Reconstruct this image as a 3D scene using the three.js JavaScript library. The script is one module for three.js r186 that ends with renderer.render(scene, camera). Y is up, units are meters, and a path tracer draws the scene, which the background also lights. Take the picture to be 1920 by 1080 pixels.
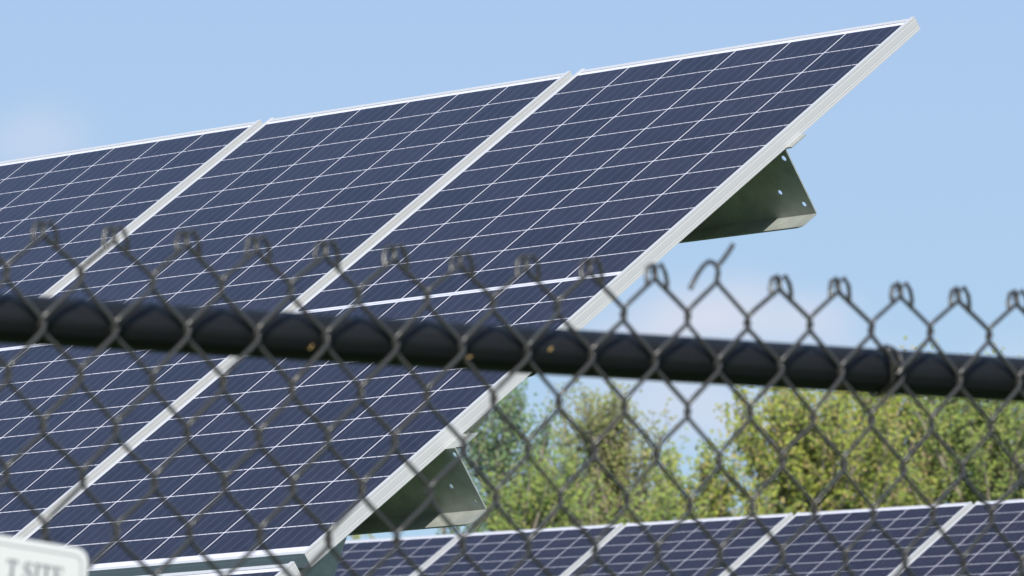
import * as THREE from 'three';
import { mergeGeometries } from 'three/addons/utils/BufferGeometryUtils.js';
import { ImprovedNoise } from 'three/addons/math/ImprovedNoise.js';

// ---------------------------------------------------------------- camera
const FPX = 12230;                                   // focal length in photograph pixels (1920 wide)
const PITCH = 6.578 * Math.PI / 180, EYE = new THREE.Vector3(0, 1.5, 0);
const scene = new THREE.Scene();
const camera = new THREE.PerspectiveCamera(2 * Math.atan(540 / FPX) * 180 / Math.PI, 16 / 9, 0.5, 3000);
camera.position.copy(EYE);
camera.rotation.x = PITCH;
camera.focus = 13.4;
camera.userData.fStop = 23;

// ---------------------------------------------------------------- sky
const SUN = new THREE.Vector3(0.061, 0.653, 0.755).normalize();
const skyNoise = new ImprovedNoise();
function fbm(x, y, z) { let s = 0, a = 0.5; for (let i = 0; i < 5; i++) { s += a * skyNoise.noise(x, y, z); x *= 2.1; y *= 2.1; z *= 2.1; a *= 0.5; } return s; }
const sstep = (a, b, x) => { const t = Math.min(1, Math.max(0, (x - a) / (b - a))); return t * t * (3 - 2 * t); };
const pixelDir = (px, py) => new THREE.Vector3((px - 960) / FPX, -(py - 540) / FPX, -1).applyAxisAngle(new THREE.Vector3(1, 0, 0), PITCH).normalize();
function makeSky() {
  const W = 2048, H = 1024, data = new Float32Array(W * H * 4);
  const stops = [[0, [0.53, 0.69, 0.86]], [4, [0.462, 0.665, 0.862]], [9.2, [0.405, 0.583, 0.855]], [30, [0.27, 0.44, 0.78]], [90, [0.15, 0.29, 0.62]]];
  const puffs = [[1330, 600, 1.25, 0.36, 0.85], [1180, 640, 0.9, 0.42, 0.7], [1290, 760, 1.1, 0.5, 0.6], [1620, 700, 0.9, 0.35, 0.5], [70, 262, 0.5, 0.3, 0.4], [1900, 690, 0.8, 0.3, 0.4]]
    .map(([px, py, rx, ry, a]) => { const d = pixelDir(px, py); return [Math.atan2(d.x, -d.z) * 57.2958, Math.asin(d.y) * 57.2958, rx, ry, a]; });
  for (let j = 0; j < H; j++) {
    const el = ((j + 0.5) / H - 0.5) * 180, e = Math.max(0, el);
    let k = 0; while (k < stops.length - 2 && e > stops[k + 1][0]) k++;
    const t = (e - stops[k][0]) / (stops[k + 1][0] - stops[k][0]);
    const base = [0, 1, 2].map((c) => stops[k][1][c] + t * (stops[k + 1][1][c] - stops[k][1][c]));
    for (let i = 0; i < W; i++) {
      const ph = ((i + 0.5) / W - 0.5) * 2 * Math.PI, ce = Math.cos(el / 57.2958);
      const dx = Math.cos(ph) * ce, dy = Math.sin(el / 57.2958), dz = Math.sin(ph) * ce;
      const az = Math.atan2(dx, -dz) * 57.2958;
      let a = 0;
      if (el > -2 && el < 60) {
        const n = fbm(dx * 9, dy * 30, dz * 9);
        if (Math.abs(az) > 8 || el > 12) a = 0.55 * sstep(0.16, 0.45, n) * sstep(60, 20, el) * Math.max(sstep(8, 16, Math.abs(az)), sstep(12, 18, el));
        else {
          const m = fbm(dx * 60 + 3, dy * 110, dz * 60);
          for (const [pa, pe, rx, ry, s] of puffs) { const q = Math.hypot((az - pa) / rx, (el - pe) / ry); a = Math.max(a, s * sstep(1.25, 0.1, q + m * 0.9)); }
        }
      }
      const g = Math.max(0, dx * SUN.x + dy * SUN.y + dz * SUN.z) ** 24 * 0.6;
      const o = (j * W + i) * 4, cl = [0.73, 0.75, 0.86];
      for (let c = 0; c < 3; c++) data[o + c] = base[c] * (1 - a) + cl[c] * a + g;
      data[o + 3] = 1;
    }
  }
  const tx = new THREE.DataTexture(data, W, H, THREE.RGBAFormat, THREE.FloatType);
  tx.mapping = THREE.EquirectangularReflectionMapping; tx.magFilter = tx.minFilter = THREE.LinearFilter; tx.wrapS = THREE.RepeatWrapping; tx.needsUpdate = true;
  return tx;
}
scene.background = makeSky();
scene.environment = scene.background;

// ---------------------------------------------------------------- sun and exposure
const sun = new THREE.DirectionalLight(new THREE.Color().setRGB(1, 0.965, 0.88), 5.0);
sun.position.copy(SUN).multiplyScalar(60).add(new THREE.Vector3(0, 0, -15));
sun.target.position.set(0, 0, -15);
sun.castShadow = true;
Object.assign(sun.shadow.camera, { left: -25, right: 25, top: 25, bottom: -25, near: 1, far: 250 });
sun.shadow.mapSize.set(4096, 4096);
scene.add(sun, sun.target);
const renderer = new THREE.WebGLRenderer({ antialias: true });
renderer.setSize(1024, 576);
renderer.toneMapping = THREE.LinearToneMapping;
renderer.toneMappingExposure = 1.0;
renderer.shadowMap.enabled = true;

// ---------------------------------------------------------------- helpers
function rng(seed) { let a = seed >>> 0; return () => { a = (a + 0x6D2B79F5) | 0; let t = Math.imul(a ^ (a >>> 15), 1 | a); t = (t + Math.imul(t ^ (t >>> 7), 61 | t)) ^ t; return ((t ^ (t >>> 14)) >>> 0) / 4294967296; }; }
const V3 = (x, y, z) => new THREE.Vector3(x, y, z);
const lin = (r, g, b) => new THREE.Color().setRGB(r, g, b);
const used = {};
function numbered(n) { used[n] = (used[n] ?? -1) + 1; return used[n] ? `${n}_${String(used[n]).padStart(3, '0')}` : n; }
function tag(o, label, category, group, kind) { o.userData = { label, category }; if (group) o.userData.group = group; if (kind) o.userData.kind = kind; return o; }
function part(name, geometry, material, parent) { const m = new THREE.Mesh(geometry, material); m.name = name; m.castShadow = m.receiveShadow = true; parent.add(m); return m; }
function thing(name, label, category, group) { const g = new THREE.Group(); g.name = numbered(name); tag(g, label, category, group); scene.add(g); return g; }
function copy(src, label, group) { const c = src.clone(); c.name = numbered(src.name.replace(/_\d{3}$/, '')); c.userData = { ...src.userData, label }; if (group) c.userData.group = group; scene.add(c); return c; }
function noiseTexture(size, fn, srgb = true) {
  const d = new Uint8Array(size * size * 4);
  for (let y = 0; y < size; y++) for (let x = 0; x < size; x++) { const c = fn(x / size, y / size); const o = (y * size + x) * 4; for (let k = 0; k < 3; k++) d[o + k] = Math.max(0, Math.min(255, c[k])); d[o + 3] = 255; }
  const t = new THREE.DataTexture(d, size, size); t.magFilter = THREE.LinearFilter; t.minFilter = THREE.LinearMipmapLinearFilter; t.generateMipmaps = true; t.wrapS = t.wrapT = THREE.RepeatWrapping; if (srgb) t.colorSpace = THREE.SRGBColorSpace; t.needsUpdate = true; return t;
}

// ---------------------------------------------------------------- ground
{
  const g = new THREE.PlaneGeometry(1600, 1600, 1, 1); g.rotateX(-Math.PI / 2);
  const uv = g.attributes.uv; for (let i = 0; i < uv.count; i++) uv.setXY(i, uv.getX(i) * 400, uv.getY(i) * 400);
  const r = rng(5);
  const t = noiseTexture(256, (u, v) => { const n = fbm(u * 6, v * 6, 2) * 40 + (r() - 0.5) * 34; return [66 + n, 84 + n, 42 + n * 0.6]; });
  const m = new THREE.Mesh(g, new THREE.MeshStandardMaterial({ map: t, roughness: 1 }));
  m.name = 'ground'; m.userData.kind = 'structure'; m.receiveShadow = true; scene.add(m);
}

// ---------------------------------------------------------------- materials of the array
const aluminium = new THREE.MeshStandardMaterial({ color: lin(0.575, 0.56, 0.548), roughness: 0.5, metalness: 0.15 });
const galvanised = new THREE.MeshStandardMaterial({
  roughness: 0.5, metalness: 0.2,
  map: noiseTexture(256, (u, v) => { const n = fbm(u * 14, v * 14, 7) * 36 + fbm(u * 50, v * 50, 3) * 18; return [164 + n, 167 + n, 161 + n]; }),
});
const backsheetWhite = new THREE.MeshStandardMaterial({ color: lin(0.72, 0.69, 0.73), roughness: 0.7 });
const glassPane = new THREE.MeshPhysicalMaterial({ color: 0xffffff, transmission: 1, thickness: 0, roughness: 0.06, ior: 1.15 });
const ribbonDark = new THREE.MeshStandardMaterial({ color: lin(0.2, 0.19, 0.22), roughness: 0.5, metalness: 0.2 });
const ribbonGrey = new THREE.MeshStandardMaterial({ color: lin(0.45, 0.44, 0.46), roughness: 0.4, metalness: 0.3 });
function cellMaterial(seed, k) {
  const r = rng(seed), pts = Array.from({ length: 46 }, () => [r(), r() * 0.5, (r() - 0.5) * 9]);
  const t = noiseTexture(256, (u, v) => {
    let best = 9, tone = 0; for (const [a, b, c] of pts) { const d = (u - a) ** 2 + (v * 0.5 - b) ** 2; if (d < best) { best = d; tone = c; } }
    let c = [32 + tone * 0.7 + k, 27 + tone * 0.8 + k, 39 + tone + k];
    for (let i = 0; i < 5; i++) if (Math.abs(u - (0.1 + 0.2 * i)) < 0.0062) c = [80, 79, 92];
    if (((v * 46) % 1) < 0.16) c = c.map((x) => x + 5);
    return c;
  });
  return new THREE.MeshPhysicalMaterial({ map: t, roughness: 0.5, specularIntensity: 0.1 });
}
const cellMaterials = [cellMaterial(11, 0), cellMaterial(12, 4), cellMaterial(13, -4), cellMaterial(14, 1)];

// ---------------------------------------------------------------- one solar panel, 6 x 24 half cells; local x along the row, y up the slope, z out of the glass; origin at its lower edge
const CW = 0.159, CH = 0.0805, MID = 0.011, PW = 0.976, PL = 1.998, PITCH_U = 1.0094, FD = 0.030, LIP = 0.0105;
const profile = new THREE.Shape([[0, 0], [0, -0.0045], [-0.0004, -0.005], [-0.0004, -0.0062], [0, -0.0067], [0, -0.0195], [-0.0004, -0.020], [-0.0004, -0.0212], [0, -0.0217], [0, -0.0245], [-0.0004, -0.025], [-0.0004, -0.026], [0, -0.0265], [0, -FD], [-0.024, -FD], [-0.024, -FD + 0.0015], [-0.002, -FD + 0.0015], [-0.002, -0.008], [-LIP, -0.008], [-LIP, -0.0008], [-LIP + 0.0008, 0]].map(([x, y]) => new THREE.Vector2(x, y)));
function member(length) { const g = new THREE.ExtrudeGeometry(profile, { depth: length, bevelEnabled: false }); g.translate(0, 0, -length / 2); return g; }   // profile x = outward, y = out of the glass, extruded along z
function place(g, ex, ey, ez, at) { g.applyMatrix4(new THREE.Matrix4().makeBasis(ex, ey, ez).setPosition(at)); return g; }
const X = V3(1, 0, 0), Y = V3(0, 1, 0), Z = V3(0, 0, 1);
const sideR = place(member(PL), X, Z, Y.clone().negate(), V3(PW / 2, PL / 2, 0));
const sideL = place(member(PL), X.clone().negate(), Z, Y, V3(-PW / 2, PL / 2, 0));
const INS = 0.006, WIN = PW - 2 * 0.0112;
const endT = place(member(PW - 0.0048), Y, Z, X, V3(0, PL - INS, -0.0004));
const endB = place(member(PW - 0.0048), Y.clone().negate(), Z, X.clone().negate(), V3(0, 0.0015, -0.0004));
const cellGeo = new THREE.BoxGeometry(CW - 0.0042, CH - 0.0034, 0.0003);
const glassGeo = new THREE.PlaneGeometry(WIN, PL - INS - 0.0015 - 2 * 0.0112); glassGeo.translate(0, (PL - INS + 0.0015) / 2, -0.0006);
const sheetGeo = new THREE.BoxGeometry(PW - 0.006, PL - 0.014, 0.0006); sheetGeo.translate(0, PL / 2 - 0.002, -0.0086);
const whiteGeo = new THREE.BoxGeometry(WIN, PL - INS - 0.0015 - 2 * 0.0112, 0.0006); whiteGeo.translate(0, (PL - INS + 0.0015) / 2, -0.0020);
const ribbonGeo = new THREE.BoxGeometry(WIN - 0.02, 0.0018, 0.0002);
const tabs = [];                                       // solder ribbons that cross the white gaps between the cells
for (let j = 1; j < 24; j++) if (j !== 12) for (let i = 0; i < 6; i++) for (let b = 0; b < 5; b++) { const g = new THREE.PlaneGeometry(0.0018, 0.0038); g.translate((i - 2.5) * CW + (b - 2) * 0.2 * (CW - 0.0046), PL - 0.028 - j * CH - (j > 12 ? MID : 0), -0.0011); tabs.push(g); }
const tabGeo = mergeGeometries(tabs);
const boxGeo = new THREE.BoxGeometry(0.12, 0.05, 0.018);
const blackPlastic = new THREE.MeshStandardMaterial({ color: lin(0.03, 0.03, 0.03), roughness: 0.6 });
function makePanel(label, group) {
  const p = thing('solar_panel', label, 'solar panel', group), r = rng(77);
  for (const g of [sideR, sideL, endT, endB]) part('frame_member', g, aluminium, p);
  part('encapsulant_sheet', whiteGeo, backsheetWhite, p);
  part('backsheet', sheetGeo, backsheetWhite, p);
  for (let j = 0; j < 24; j++) for (let i = 0; i < 6; i++) {
    const c = part('cell', cellGeo, cellMaterials[Math.floor(r() * 4)], p);
    c.position.set((i - 2.5) * CW, PL - 0.028 - (j + 0.5) * CH - (j > 11 ? MID : 0), -0.0013);
  }
  const rb = part('busbar_ribbon', ribbonGeo, ribbonGrey, p); rb.position.set(0, PL - 0.028 - 12 * CH - MID / 2, -0.0014);
  part('interconnect_ribbons', tabGeo, ribbonDark, p).userData.kind = 'stuff';
  part('glass_pane', glassGeo, glassPane, p);
  const jb = part('junction_box', boxGeo, blackPlastic, p); jb.position.set(0, PL / 2, -0.0185);
  return p;
}
// near row: axes and the corner of the top right cell of the end panel, from the photograph and the size of the cells
const U = V3(0.68018, 0, 0.73305), Vv = V3(0.59540, 0.58335, -0.55246), N = V3(-0.42762, 0.81222, 0.39678), O = V3(0.78650, 3.53167, -12.97810);
const at = (u, v, d) => O.clone().addScaledVector(U, u).addScaledVector(Vv, v).addScaledVector(N, -d);
const nearQ = new THREE.Quaternion().setFromRotationMatrix(new THREE.Matrix4().makeBasis(U, Vv, N));
const EDGE = PW / 2 - 3 * CW;                        // frame edge beyond the cells
const nearLabels = ['upper solar panel at the open end of the near row, above the protruding beam ends', 'upper solar panel second from the open end of the near row', 'upper solar panel third from the open end of the near row', 'upper solar panel fourth from the open end of the near row'];
const first = makePanel(nearLabels[0], 'solar panels of the near row');
const lowLabels = ['lower solar panel at the open end of the near row, mostly hidden', 'lower solar panel second from the open end of the near row', 'lower solar panel third from the open end of the near row'];
for (let k = 0; k < 4; k++) {
  const p = k ? copy(first, nearLabels[k]) : first;
  p.quaternion.copy(nearQ); p.position.copy(at(-3 * CW - k * PITCH_U, 0.028 - PL, 0));
}
for (let k = 0; k < 3; k++) {
  const p = copy(first, lowLabels[k]);
  p.quaternion.copy(nearQ); p.position.copy(at(-3 * CW - k * PITCH_U - 0.004, 0.028 - PL - 0.026 - PL, 0.0));
}
// far row: same panels, ground falls a little along the row
const farUp = V3(0, 1, 0);
const fU = U.clone().addScaledVector(farUp, -0.0152).normalize();
const tiltF = 34.2 * Math.PI / 180, hF = V3(Vv.x, 0, Vv.z).normalize();
let fV = hF.clone().multiplyScalar(Math.cos(tiltF)).addScaledVector(farUp, Math.sin(tiltF)); fV.addScaledVector(fU, -fV.dot(fU)).normalize();
const fN = fU.clone().cross(fV).normalize();
const FO = V3(-0.2074, 3.668 + 0.022, -28.264);
const fAt = (u, v, d) => FO.clone().addScaledVector(fU, u).addScaledVector(fV, v).addScaledVector(fN, -d);
const farQ = new THREE.Quaternion().setFromRotationMatrix(new THREE.Matrix4().makeBasis(fU, fV, fN));
for (let k = -3; k < 5; k++) {
  const p = copy(first, 'solar panel in the far row standing in front of the trees', 'solar panels of the far row');
  p.quaternion.copy(farQ); p.position.copy(fAt((k + 0.5) * PITCH_U, -PL, 0));
}

// ---------------------------------------------------------------- racking
function purlin(label, group, u0, u1, v, depth, place3, quat, holes) {        // Z-shaped beam along the row: web with holes, upper flange up the slope, lower flange down the slope
  const g = thing('racking_beam', label, 'beam', group), L = u1 - u0, top = FD, T = 0.003, F = 0.05;
  g.position.copy(place3(u0, v, top)); g.quaternion.copy(quat);
  const s = new THREE.Shape([V3(0, 0), V3(L, 0), V3(L, -(depth - top)), V3(0, -(depth - top))].map((p) => new THREE.Vector2(p.x, p.y)));
  for (const [u, d, ra] of holes) { const h = new THREE.Path(); h.absellipse(u - u0, -(d - top), ra, ra * 1.05, 0, Math.PI * 2, true); s.holes.push(h); }
  const web = new THREE.ExtrudeGeometry(s, { depth: T, bevelEnabled: false, curveSegments: 14 });   // x = along, y = out of the glass, z -> thickness
  place(web, X, Z, Y.clone().negate(), V3(0, 0, 0));
  part('web', web, galvanised, g);
  const c = 0.012, fs = new THREE.Shape();           // lower flange, corner at the open end clipped
  fs.moveTo(0, 0); fs.lineTo(L, 0); fs.lineTo(L, -(F - c)); fs.quadraticCurveTo(L, -F + 0.004, L - c, -F); fs.lineTo(0, -F); fs.closePath();
  const lower = new THREE.ExtrudeGeometry(fs, { depth: T, bevelEnabled: false }); lower.translate(0, -T, -(depth - top) - T);
  part('lower_flange', lower, galvanised, g);
  const upper = new THREE.BoxGeometry(L + 0.016, F, T); upper.translate(L / 2 + 0.008, F / 2, -T / 2 - 0.0002);
  part('upper_flange', upper, galvanised, g);
  return g;
}
const b1 = purlin('galvanised beam end with three clear holes under the upper edge of the end panel', 'beams under the near row', -4.6, 0.007, -0.445, 0.180, at, nearQ, [[-0.0087, 0.052, 0.0062], [-0.0616, 0.1247, 0.0055], [-0.0137, 0.157, 0.0058], [-1.2, 0.1, 0.006]]);
const b2 = purlin('galvanised beam end under the lower part of the end panel, against the trees', 'beams under the near row', -4.6, 0.036, -1.56, 0.166, at, nearQ, [[0.0262, 0.045, 0.006], [-0.0251, 0.111, 0.0055], [0.0176, 0.1462, 0.0048]]);
purlin('hidden galvanised beam under the top of the lower panels', 'beams under the near row', -4.6, -0.02, -2.46, 0.170, at, nearQ, []);
purlin('hidden galvanised beam under the foot of the lower panels', 'beams under the near row', -4.6, -0.02, -3.55, 0.170, at, nearQ, []);
for (const v of [-0.46, -1.55]) purlin('galvanised beam running under the panels of the far row', 'beams under the far row', -3 * PITCH_U, 5 * PITCH_U, v, 0.17, fAt, farQ, []);
{ // round tube between the two beams of the end panel
  const g = thing('steel_tube', 'round steel tube under the middle of the end panel, end behind the fence rail', 'tube');
  const R = 0.043, d = 0.092, L = 4.2;
  g.position.copy(at(-0.215, -1.094, d)); g.quaternion.copy(nearQ);
  const c = new THREE.LatheGeometry([[R - 0.004, -L], [R - 0.004, 0], [R, 0], [R, -L]].map(([r, y]) => new THREE.Vector2(r, y)), 40); c.rotateZ(-Math.PI / 2);
  part('tube_wall', c, galvanised, g);
  for (const x of [-1.66, -4.1]) { const s = new THREE.BoxGeometry(0.05, 0.09, d - R - FD); s.translate(x, 0, (d + R - FD) / 2 - 0.0 + 0.0); s.translate(0, 0, -(d + R - FD) / 2 + R + (d - R - FD) / 2); part('saddle', s, galvanised, g); }
}
function bar(a, b, w, t, wide) {                      // box section from a to b
  const d = b.clone().sub(a), L = d.length(), y = d.clone().normalize(), z = wide.clone().addScaledVector(y, -wide.dot(y)).normalize(), x = y.clone().cross(z);
  const g = new THREE.BoxGeometry(w, L, t); g.translate(0, L / 2, 0); g.applyMatrix4(new THREE.Matrix4().makeBasis(x, y, z)); return g;
}
function support(fn, u, label, group, vTop, vBottom, depth, vPost) {
  const g = thing('support_post', label, 'post', group), a = fn(u, vBottom, depth + 0.05), b = fn(u, vTop, depth + 0.05), p = fn(u, vPost, depth + 0.05);
  g.position.set(p.x, 0, p.z);
  const off = V3(p.x, 0, p.z);
  const r = bar(a, b, 0.06, 0.094, N); r.translate(a.x - off.x, a.y, a.z - off.z); part('rafter', r, galvanised, g);
  const q = bar(V3(p.x, -0.3, p.z), p, 0.10, 0.06, U); q.translate(0, -0.3, 0); part('post', q, galvanised, g);
  const s0 = V3(p.x, 0.7, p.z), s1 = fn(u, vPost + 0.9, depth + 0.05), s = bar(s0, s1, 0.05, 0.05, U); s.translate(0, 0.7, 0); part('brace', s, galvanised, g);
}
support(at, -2.3, 'hidden support post behind the second panel of the near row', 'posts of the near row', -0.3, -3.8, 0.18, -2.0);
support(at, -4.3, 'hidden support post behind the fourth panel of the near row', 'posts of the near row', -0.3, -3.8, 0.18, -2.0);
for (const u of [-2, 1, 4]) support(fAt, u * PITCH_U, 'support post under the far row of panels', 'posts of the far row', -0.3, -3.0, 0.17, -1.7);
{ // leaning strut seen below the corner of the end panel
  const g = thing('leaning_strut', 'grey green steel strut leaning under the lower corner of the end panel', 'strut');
  const top = at(-0.395, -1.575, 0.168), dir = V3(-0.733 * 0.40, -1, 0.68 * 0.40), L = (top.y + 0.2) / 1;
  const foot = top.clone().addScaledVector(dir, L);
  g.position.set(foot.x, 0, foot.z);
  const s = new THREE.Shape(); const w = 0.024, h = 0.072, t = 0.003;      // open channel
  s.moveTo(-w / 2, -h / 2); s.lineTo(w / 2, -h / 2); s.lineTo(w / 2, h / 2); s.lineTo(w / 2 - t, h / 2); s.lineTo(w / 2 - t, -h / 2 + t); s.lineTo(-w / 2 + t, -h / 2 + t); s.lineTo(-w / 2 + t, h / 2); s.lineTo(-w / 2, h / 2); s.closePath();
  const len = top.distanceTo(foot), e = new THREE.ExtrudeGeometry(s, { depth: len, bevelEnabled: false });
  const ez = dir.clone().negate().normalize(), ex = U.clone().addScaledVector(ez, -U.dot(ez)).normalize(), ey = ez.clone().cross(ex);
  place(e, ex, ey, ez, V3(0, foot.y, 0));
  part('channel', e, galvanised, g);
}

// ---------------------------------------------------------------- trees
const barkMat = new THREE.MeshStandardMaterial({ roughness: 0.95, map: noiseTexture(128, (u, v) => { const n = fbm(u * 20, v * 5, 1) * 60; return [172 + n, 156 + n, 144 + n]; }) });
const leafMat = new THREE.MeshPhysicalMaterial({ vertexColors: true, roughness: 0.8, transmission: 0.3, thickness: 0, side: THREE.DoubleSide, specularIntensity: 0.3 });
function taper(path, r0, r1, sides = 6) {
  const n = path.length, pos = [], uv = [], idx = [], tan = new THREE.Vector3();
  for (let i = 0; i < n; i++) {
    tan.copy(path[Math.min(n - 1, i + 1)]).sub(path[Math.max(0, i - 1)]).normalize();
    const a = Math.abs(tan.y) < 0.9 ? V3(0, 1, 0).cross(tan).normalize() : V3(1, 0, 0).cross(tan).normalize(), b = tan.clone().cross(a), r = r0 + (r1 - r0) * i / (n - 1);
    for (let k = 0; k <= sides; k++) { const t = k / sides * Math.PI * 2, p = path[i].clone().addScaledVector(a, Math.cos(t) * r).addScaledVector(b, Math.sin(t) * r); pos.push(p.x, p.y, p.z); uv.push(k / sides, i); }
  }
  for (let i = 0; i < n - 1; i++) for (let k = 0; k < sides; k++) { const q = i * (sides + 1) + k; idx.push(q, q + 1, q + sides + 1, q + 1, q + sides + 2, q + sides + 1); }
  const g = new THREE.BufferGeometry(); g.setAttribute('position', new THREE.Float32BufferAttribute(pos, 3)); g.setAttribute('uv', new THREE.Float32BufferAttribute(uv, 2)); g.setIndex(idx); g.computeVertexNormals(); return g;
}
function tree(name, label, px, topPx, dist, o) {
  const r = rng(o.seed), gs = (s = 1) => (r() + r() + r() - 1.5) * s;
  const dTop = pixelDir(px, topPx), top = EYE.clone().addScaledVector(dTop, dist / -dTop.z), Ht = top.y - (o.over ?? 0.5);
  const g = thing(name, label, 'tree', o.group ?? 'trees behind the far row'); g.position.set(top.x, 0, top.z);
  const R = o.radius, h0 = Ht * (o.bare ?? 0.22);
  const tp = []; for (let i = 0; i <= 9; i++) tp.push(V3(gs(0.12) * (i > 0), (Ht - 0.25) * i / 9, gs(0.12) * (i > 0)));
  part('trunk', taper(tp, 0.011 * Ht + 0.03, 0.014, 8), barkMat, g);
  const limbs = [], pos = [], col = [], nor = [], idx = [];
  const c0 = new THREE.Color(), trunkAt = (h) => { const t = h / (Ht - 0.25) * 9, i = Math.min(8, Math.floor(t)); return tp[i].clone().lerp(tp[i + 1], t - i); };
  const leaf = (p, size) => {
    const tone = o.colors[Math.floor(r() ** 1.15 * o.colors.length)], v = 0.75 + r() * 0.5;
    c0.setRGB(tone[0] * v, tone[1] * v, tone[2] * v);
    const face = SUN.clone().multiplyScalar(1.5).add(V3(gs(1.1), gs(1.1), gs(1.1))).normalize(), d = V3(gs(1), gs(1) - 0.2, gs(1)).cross(face).normalize(), w = face.clone().cross(d).normalize().multiplyScalar(size * (0.3 + r() * 0.14)), n = d.clone().cross(w).normalize(), L = size * (0.75 + r() * 0.5);
    const q = pos.length / 3, tip = p.clone().addScaledVector(d, L), m = p.clone().addScaledVector(d, L * 0.45).addScaledVector(n, L * 0.1);
    for (const a of [p, m.clone().add(w), tip, m.clone().sub(w)]) { pos.push(a.x, a.y, a.z); nor.push(n.x, n.y, n.z); col.push(c0.r, c0.g, c0.b); }
    idx.push(q, q + 2, q + 1, q, q + 3, q + 2);
  };
  const sprig = (a, dir, len, count, rad) => {       // twig with leaves
    const mid = a.clone().addScaledVector(dir, len * 0.5).add(V3(gs(0.06), 0.03, gs(0.06))), b = a.clone().addScaledVector(dir, len).add(V3(gs(0.08), len * 0.12, gs(0.08)));
    limbs.push(taper([a, mid, b], 0.009, 0.003, 3));
    for (let i = 0; i < count; i++) { const t = 0.15 + 0.95 * r(), p = t < 0.5 ? a.clone().lerp(mid, t * 2) : mid.clone().lerp(b, t * 2 - 1); p.add(V3(gs(rad), gs(rad), gs(rad))); leaf(p, o.leaf); }
  };
  const nL = o.limbs;
  for (let i = 0; i < nL; i++) {
    const f = ((i + 0.5) / nL) ** 0.8, h = h0 + (Ht - 0.5 - h0) * f, a = trunkAt(h), az = i * 2.39996 + gs(0.6);
    const prof = Math.max(0.12, Math.sin(Math.PI * Math.min(1, 0.18 + 0.82 * f) ** 1.25) ** 0.7), len = R * prof * (0.75 + r() * 0.5), el = (o.up ?? 0.7) + f * 0.35 + gs(0.25);
    const dir = V3(Math.cos(az) * Math.cos(el), Math.sin(el), Math.sin(az) * Math.cos(el)), L = Math.min(len / Math.max(0.35, Math.cos(el)), (Ht + 0.1 - h) / Math.max(0.3, Math.sin(el)));
    const b = a.clone().addScaledVector(dir, L * 0.5).add(V3(gs(0.2), -0.05 * L, gs(0.2))), c = a.clone().addScaledVector(dir, L).add(V3(gs(0.15), 0.05 * L, gs(0.15)));
    limbs.push(taper([a, b, c], 0.012 + 0.02 * L, 0.008, 5));
    const nS = Math.max(3, Math.round(L * o.sprigs));
    for (let s = 0; s < nS; s++) {
      const t = 0.22 + 0.78 * (s + r()) / nS, p = t < 0.5 ? a.clone().lerp(b, t * 2) : b.clone().lerp(c, t * 2 - 1);
      const sd = V3(gs(0.9), 0.55 + gs(0.5), gs(0.9)).addScaledVector(dir, 0.5).normalize();
      sprig(p, sd, (0.35 + r() * 0.5) * (o.sprigLen ?? 1), Math.round(o.leaves * (0.6 + r() * 0.8)), 0.13);
    }
  }
  part('limbs', mergeGeometries(limbs), barkMat, g);
  const lg = new THREE.BufferGeometry();
  lg.setAttribute('position', new THREE.Float32BufferAttribute(pos, 3)); lg.setAttribute('normal', new THREE.Float32BufferAttribute(nor, 3)); lg.setAttribute('color', new THREE.Float32BufferAttribute(col, 3)); lg.setIndex(idx);
  part('crown', lg, leafMat, g);
  return idx.length / 3;
}
const yellowGreen = [[0.312, 0.351, 0.060], [0.384, 0.398, 0.084], [0.240, 0.304, 0.060], [0.408, 0.328, 0.132], [0.180, 0.234, 0.060]];
const olive = [[0.264, 0.292, 0.090], [0.312, 0.328, 0.108], [0.204, 0.246, 0.084], [0.336, 0.292, 0.156]];
const cool = [[0.192, 0.281, 0.120], [0.240, 0.328, 0.120], [0.132, 0.211, 0.108], [0.192, 0.269, 0.168]];
const mid = [[0.240, 0.316, 0.072], [0.288, 0.351, 0.084], [0.168, 0.234, 0.066], [0.312, 0.316, 0.096]];
let tri = 0;
tri += tree('poplar_tree', 'loose cool green tree right behind the end panel of the near row', 945, 712, 108, { seed: 21, radius: 1.05, limbs: 80, sprigs: 10, leaves: 11, leaf: 0.085, colors: cool, up: 0.75, over: 0.35 });
tri += tree('birch_tree', 'pointed olive green tree with pale twigs between the cool green and yellow green trees', 1135, 735, 114, { seed: 22, radius: 1.15, limbs: 90, sprigs: 10, leaves: 13, leaf: 0.075, colors: olive, up: 1.0, sprigLen: 0.8 });
tri += tree('slender_tree', 'thin small topped tree in the gap beside the olive green tree', 1236, 782, 122, { seed: 23, radius: 0.5, limbs: 46, sprigs: 8, leaves: 8, leaf: 0.08, colors: mid, up: 0.95, sprigLen: 0.7 });
tri += tree('maple_tree', 'broad yellow green tree with tawny new leaves beside the open gap of sky', 1505, 690, 110, { seed: 24, over: 0.8, radius: 1.55, limbs: 100, sprigs: 11, leaves: 16, leaf: 0.085, colors: yellowGreen, up: 0.7 });
tri += tree('maple_tree', 'tall yellow green tree with pale bark behind the broad tawny one', 1690, 668, 118, { seed: 25, over: 0.9, radius: 1.8, limbs: 90, sprigs: 10, leaves: 15, leaf: 0.085, colors: yellowGreen, up: 0.75 });
tri += tree('maple_tree', 'fresh green tree with darker gaps over the end of the far row', 1870, 676, 112, { seed: 26, over: 0.9, radius: 1.8, limbs: 90, sprigs: 10, leaves: 14, leaf: 0.085, colors: mid, up: 0.7 });
tri += tree('maple_tree', 'green tree outermost along the far row', 2100, 690, 116, { seed: 27, over: 0.9, radius: 2.0, limbs: 70, sprigs: 8, leaves: 11, leaf: 0.1, colors: mid, up: 0.7 });
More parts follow.
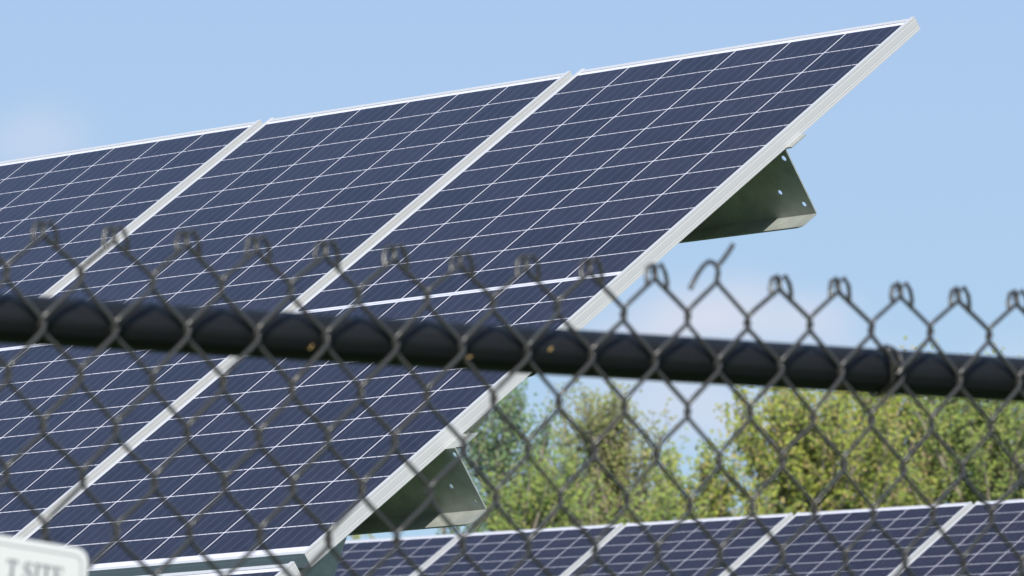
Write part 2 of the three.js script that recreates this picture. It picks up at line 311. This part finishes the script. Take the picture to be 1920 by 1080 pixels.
tri += tree('low_tree', 'low yellow green tree filling below the gap of sky', 1325, 800, 104, { seed: 28, radius: 1.0, limbs: 70, sprigs: 11, leaves: 15, leaf: 0.082, colors: yellowGreen, up: 0.7, sprigLen: 0.8 });
tri += tree('low_tree', 'low fresh green tree under the gap between the olive and yellow green trees', 1225, 872, 103, { seed: 31, radius: 0.9, limbs: 60, sprigs: 10, leaves: 13, leaf: 0.085, colors: mid, up: 0.7, sprigLen: 0.8 });
tri += tree('low_tree', 'low olive tree in front of the loose cool green one', 1015, 862, 102, { seed: 29, radius: 1.0, limbs: 60, sprigs: 10, leaves: 13, leaf: 0.08, colors: mid, up: 0.8, sprigLen: 0.8 });
tri += tree('low_tree', 'low yellow green tree showing under the lower beam of the near row', 655, 968, 104, { seed: 30, radius: 0.9, limbs: 50, sprigs: 8, leaves: 10, leaf: 0.085, colors: yellowGreen, up: 0.7 });
console.log('tree triangles', tri);

// ---------------------------------------------------------------- chain-link fence
const fence = thing('chain_link_fence', 'black chain-link fence with a round top rail in front of the panels', 'fence');
const FAZ = 0.6603, FSL = 0.017;
fence.position.set(-0.3571, 0, -5.3525); fence.rotation.set(0, FAZ, FSL, 'YXZ');
const DW = 0.072, DH = 0.0837, TOP = 2.17, WR = 0.0022;
const vinyl = new THREE.MeshStandardMaterial({ roughness: 0.25, map: noiseTexture(128, (u, v) => { const n = fbm(u * 9, v * 9, 4) * 30 + fbm(u * 40, v * 40, 9) * 16; return [60 + n, 58 + n, 55 + n]; }) });
const railMat = new THREE.MeshPhysicalMaterial({ roughness: 0.55, specularIntensity: 0.6, map: noiseTexture(256, (u, v) => { const n = fbm(u * 30, v * 6, 5) * 14 + Math.max(0, fbm(u * 90, v * 20, 2) - 0.28) * 120; return [23 + n, 24 + n, 26 + n]; }) });
{
  const r = rng(3), jit = new Map();
  const cross = (i, n) => { const k = i + ',' + n; if (!jit.has(k)) jit.set(k, [(r() - 0.5) * 0.0032, (r() - 0.5) * 0.0036]); const j = jit.get(k); return V3(i * DW / 2 + j[0], TOP - (n === 0 ? 0.13 : n) * DH / 2 + j[1], 0); };
  const LEV = 49, K0 = -40, K1 = 84, OPEN = 20;
  for (let n = 0; n <= LEV; n++) for (let i = K0; i <= K1 + 1; i++) if (((i + n) & 1) === 0) cross(i, n);
  for (let k = K0; k <= K1; k++) {
    const pts = [];
    const ext = (n) => (((k + n) & 1) === 0 ? k : k + 1);
    const i0 = ext(0), A = cross(i0, 0), fromLeft = i0 === k + 1;    // the wire that comes up from the left curls over to the right, and the other way round
    const s = fromLeft ? 1 : -1, zf = s * 0.0021, big = fromLeft ? 1 : 0.8, jj = () => (r() - 0.5) * 0.0016;
    const curl = [];
    if (i0 === OPEN) {
      const q = A.clone(); q.y -= 0.004;
      if (fromLeft) curl.push([0.0175, 0.0275, 0.002], [0.0095, 0.0175, 0.002], [0.002, 0.0095, 0.002], [-0.0022, 0.0045, 0.001], [0.0004, -0.001, 0.002]);
      else curl.push([-0.035, -0.0155, 0.004], [-0.029, -0.006, 0.004], [-0.020, 0.0045, 0.003], [-0.0095, 0.0110, 0.001], [-0.001, 0.0095, -0.002], [0.0022, 0.0045, -0.001], [0, -0.001, -0.002]);
    } else curl.push([s * 0.0152 * big, -0.0175 * big, -zf * 1.5], [s * 0.0152 * big + jj(), -0.0118 + jj(), -zf * 1.2], [s * 0.0128 * big + jj(), -0.0035 + jj(), 0], [s * 0.0086 * big, 0.0034 + jj(), zf * 0.6], [s * 0.0036 * big, 0.0064 + jj() * 0.5, zf], [s * -0.0009, 0.0050, zf * 1.2], [s * -0.0012, 0.0018, zf], [0, -0.0008, zf]);
    for (const [x, y, z] of curl) pts.push(V3(A.x + x, A.y + y, z));
    const D = WR * 1.15;
    for (let n = 0; n < LEV; n++) {
      const ia = ext(n), ib = ext(n + 1), a = cross(ia, n), b = cross(ib, n + 1), left = ia === k;
      const z = ia > ib ? 0.0026 : -0.0026;           // strands that rise to the right lie in front
      const ea = (left ? -1 : 1) * D, eb = -ea;
      const p = (t, x, zz) => V3(a.x + (b.x - a.x) * x + ea * (1 - t) + eb * t, a.y + (b.y - a.y) * t, zz);
      if (n > 0) pts.push(p(0, 0, 0));
      pts.push(p(0.14, 0.075, z * 0.85), p(0.5, 0.5, z), p(0.86, 0.925, z * 0.85));
    }
    const curve = new THREE.CatmullRomCurve3(pts, false, 'centripetal');
    const near = k > -8 && k < 40;
    part('wire', new THREE.TubeGeometry(curve, near ? 330 : 200, WR, near ? 6 : 4, false), vinyl, fence);
  }
  const x0 = K0 * DW / 2 - 0.05, x1 = K1 * DW / 2 + 0.05, ry = TOP - 0.079, rz = -0.0275, RR = 0.0207;
  const rail = new THREE.CylinderGeometry(RR, RR, x1 - x0, 40, 1); rail.rotateZ(Math.PI / 2); rail.translate((x0 + x1) / 2, ry, rz);
  part('top_rail', rail, railMat, fence);
  for (const x of [-1.15, 1.95]) {
    const p = new THREE.CylinderGeometry(0.03, 0.03, ry - RR + 0.5, 28); p.translate(x, (ry - RR - 0.5) / 2, rz); part('post', p, railMat, fence);
    const c = new THREE.TorusGeometry(RR + 0.004, 0.006, 10, 28); c.rotateY(Math.PI / 2); c.translate(x, ry, rz); part('post_cap', c, railMat, fence);
  }
  for (const x of [0.938, 0.30 - 0.7, 1.62]) {         // tie wires round the rail, hooked to the mesh
    const pts = [], q = RR + 0.0024;
    pts.push(V3(x - 0.012, ry - 0.006, 0.006), V3(x - 0.004, ry + 0.003, 0.0065));
    for (let i = 0; i <= 14; i++) { const t = 0.25 + i / 14 * 4.6; pts.push(V3(x + 0.004 + Math.sin(i / 14 * 3.1) * 0.004 - i * 0.0009, ry + Math.sin(t) * q, rz + Math.cos(t) * q)); }
    pts.push(V3(x - 0.013, ry - 0.014, -0.001), V3(x - 0.018, ry + 0.006, 0.006), V3(x - 0.021, ry + 0.017, 0.004), V3(x - 0.016, ry + 0.021, -0.003), V3(x - 0.011, ry + 0.016, -0.004));
    part('tie_wire', new THREE.TubeGeometry(new THREE.CatmullRomCurve3(pts), 120, 0.0019, 7), vinyl, fence);
  }
}

// ---------------------------------------------------------------- dry bud scales stuck to the rail
{
  fence.updateMatrixWorld(true);
  const n = V3(0, 0, 1).transformDirection(fence.matrixWorld), inv = fence.matrixWorld.clone().invert(), ry = TOP - 0.079, rz = -0.0275, RR = 0.0207;
  const scrap = new THREE.MeshStandardMaterial({ color: lin(0.36, 0.24, 0.09), roughness: 0.9 });
  const base = new THREE.SphereGeometry(1, 12, 8), bp = base.attributes.position;
  for (let i = 0; i < bp.count; i++) { const x = bp.getX(i), y = bp.getY(i), z = bp.getZ(i), w = 1 - 0.45 * (x + 1) / 2; bp.setXYZ(i, x * 0.0030, y * 0.0016 * w + 0.0007 * x * x, z * 0.0010 * w); }
  base.computeVertexNormals();
  for (const [px, py, turn] of [[587, 650, 1.1], [884, 669, 0.3], [1587, 722, 2.0], [1032, 655, 0.8]]) {
    const d = pixelDir(px, py), p0 = V3(0, ry, rz + RR).applyMatrix4(fence.matrixWorld), t = p0.clone().sub(EYE).dot(n) / d.dot(n), q = EYE.clone().addScaledVector(d, t).applyMatrix4(inv);
    const dy = Math.max(-RR * 0.9, Math.min(RR * 0.9, q.y - ry)), a = Math.asin(dy / RR);
    const m = new THREE.Mesh(base, scrap); m.name = numbered('bud_scale'); m.castShadow = m.receiveShadow = true;
    tag(m, 'tiny tan bud scale stuck to the black fence rail', 'bud scale', 'bud scales on the rail');
    m.position.copy(V3(q.x, ry + Math.sin(a) * (RR + 0.0006), rz + Math.cos(a) * (RR + 0.0006)).applyMatrix4(fence.matrixWorld));
    m.quaternion.copy(fence.quaternion).multiply(new THREE.Quaternion().setFromEuler(new THREE.Euler(-a, 0, turn)));
    scene.add(m);
  }
}

// ---------------------------------------------------------------- sign hung on the mesh
{
  fence.updateMatrixWorld(true);
  const n = V3(0, 0, 1).transformDirection(fence.matrixWorld), p0 = V3(0, TOP, 0.0085).applyMatrix4(fence.matrixWorld);
  const hit = (px, py) => { const d = pixelDir(px, py), t = p0.clone().sub(EYE).dot(n) / d.dot(n); return EYE.clone().addScaledVector(d, t); };
  const a = hit(0, 1004), c = hit(165, 1031), ex = c.clone().sub(a).normalize(), ez = n.clone().addScaledVector(ex, -n.dot(ex)).normalize(), ey = ez.clone().cross(ex);
  const W = 0.30, H = 0.20, R = 0.012;
  const g = thing('site_sign', 'white rounded metal sign lettered T SITE hung on the chain-link fence', 'sign');
  g.position.copy(c).addScaledVector(ey, -H).addScaledVector(ex, -W / 2);
  g.quaternion.setFromRotationMatrix(new THREE.Matrix4().makeBasis(ex, ey, ez));
  const rr = (w, h, r) => { const s = new THREE.Shape(), x = w / 2, y = h / 2; s.moveTo(-x + r, -y); s.lineTo(x - r, -y); s.quadraticCurveTo(x, -y, x, -y + r); s.lineTo(x, y - r); s.quadraticCurveTo(x, y, x - r, y); s.lineTo(-x + r, y); s.quadraticCurveTo(-x, y, -x, y - r); s.lineTo(-x, -y + r); s.quadraticCurveTo(-x, -y, -x + r, -y); return s; };
  const plate = new THREE.ExtrudeGeometry(rr(W - 0.002, H - 0.002, R), { depth: 0.0015, bevelEnabled: true, bevelSize: 0.001, bevelThickness: 0.001, bevelSegments: 2, curveSegments: 10 }); plate.translate(0, H / 2, 0);
  part('plate', plate, new THREE.MeshStandardMaterial({ color: lin(0.7, 0.7, 0.68), roughness: 0.45 }), g);
  const CWd = 1536, CHt = 1024, cv = document.createElement('canvas'); cv.width = CWd; cv.height = CHt;
  const cx = cv.getContext('2d'), mm = CWd / 300;
  cx.fillStyle = '#d8d8d4'; cx.fillRect(0, 0, CWd, CHt);
  cx.strokeStyle = '#9c9ca0'; cx.lineWidth = 1.6 * mm; cx.beginPath();
  { const i = 7 * mm, q = 9 * mm, w = CWd, h = CHt; cx.moveTo(i + q, i); cx.lineTo(w - i - q, i); cx.quadraticCurveTo(w - i, i, w - i, i + q); cx.lineTo(w - i, h - i - q); cx.quadraticCurveTo(w - i, h - i, w - i - q, h - i); cx.lineTo(i + q, h - i); cx.quadraticCurveTo(i, h - i, i, h - i - q); cx.lineTo(i, i + q); cx.quadraticCurveTo(i, i, i + q, i); cx.stroke(); }
  cx.fillStyle = '#66666c'; cx.font = `bold ${17.6 * mm}px serif`; cx.textAlign = 'right'; cx.textBaseline = 'alphabetic';
  cx.setTransform(1, 0, 0, 1.22, 0, 0); cx.fillText('T SITE', CWd - 23.5 * mm, 27.5 * mm); cx.setTransform(1, 0, 0, 1, 0, 0);
  const tx = new THREE.CanvasTexture(cv); tx.colorSpace = THREE.SRGBColorSpace; tx.anisotropy = 8;
  const fg = new THREE.ShapeGeometry(rr(W - 0.004, H - 0.004, R), 10), uv = fg.attributes.uv, ps = fg.attributes.position;
  for (let i = 0; i < uv.count; i++) uv.setXY(i, ps.getX(i) / W + 0.5, ps.getY(i) / H + 0.5);
  fg.translate(0, H / 2, 0.0029);
  part('printed_face', fg, new THREE.MeshStandardMaterial({ map: tx, roughness: 0.45 }), g);
}
renderer.render(scene, camera);
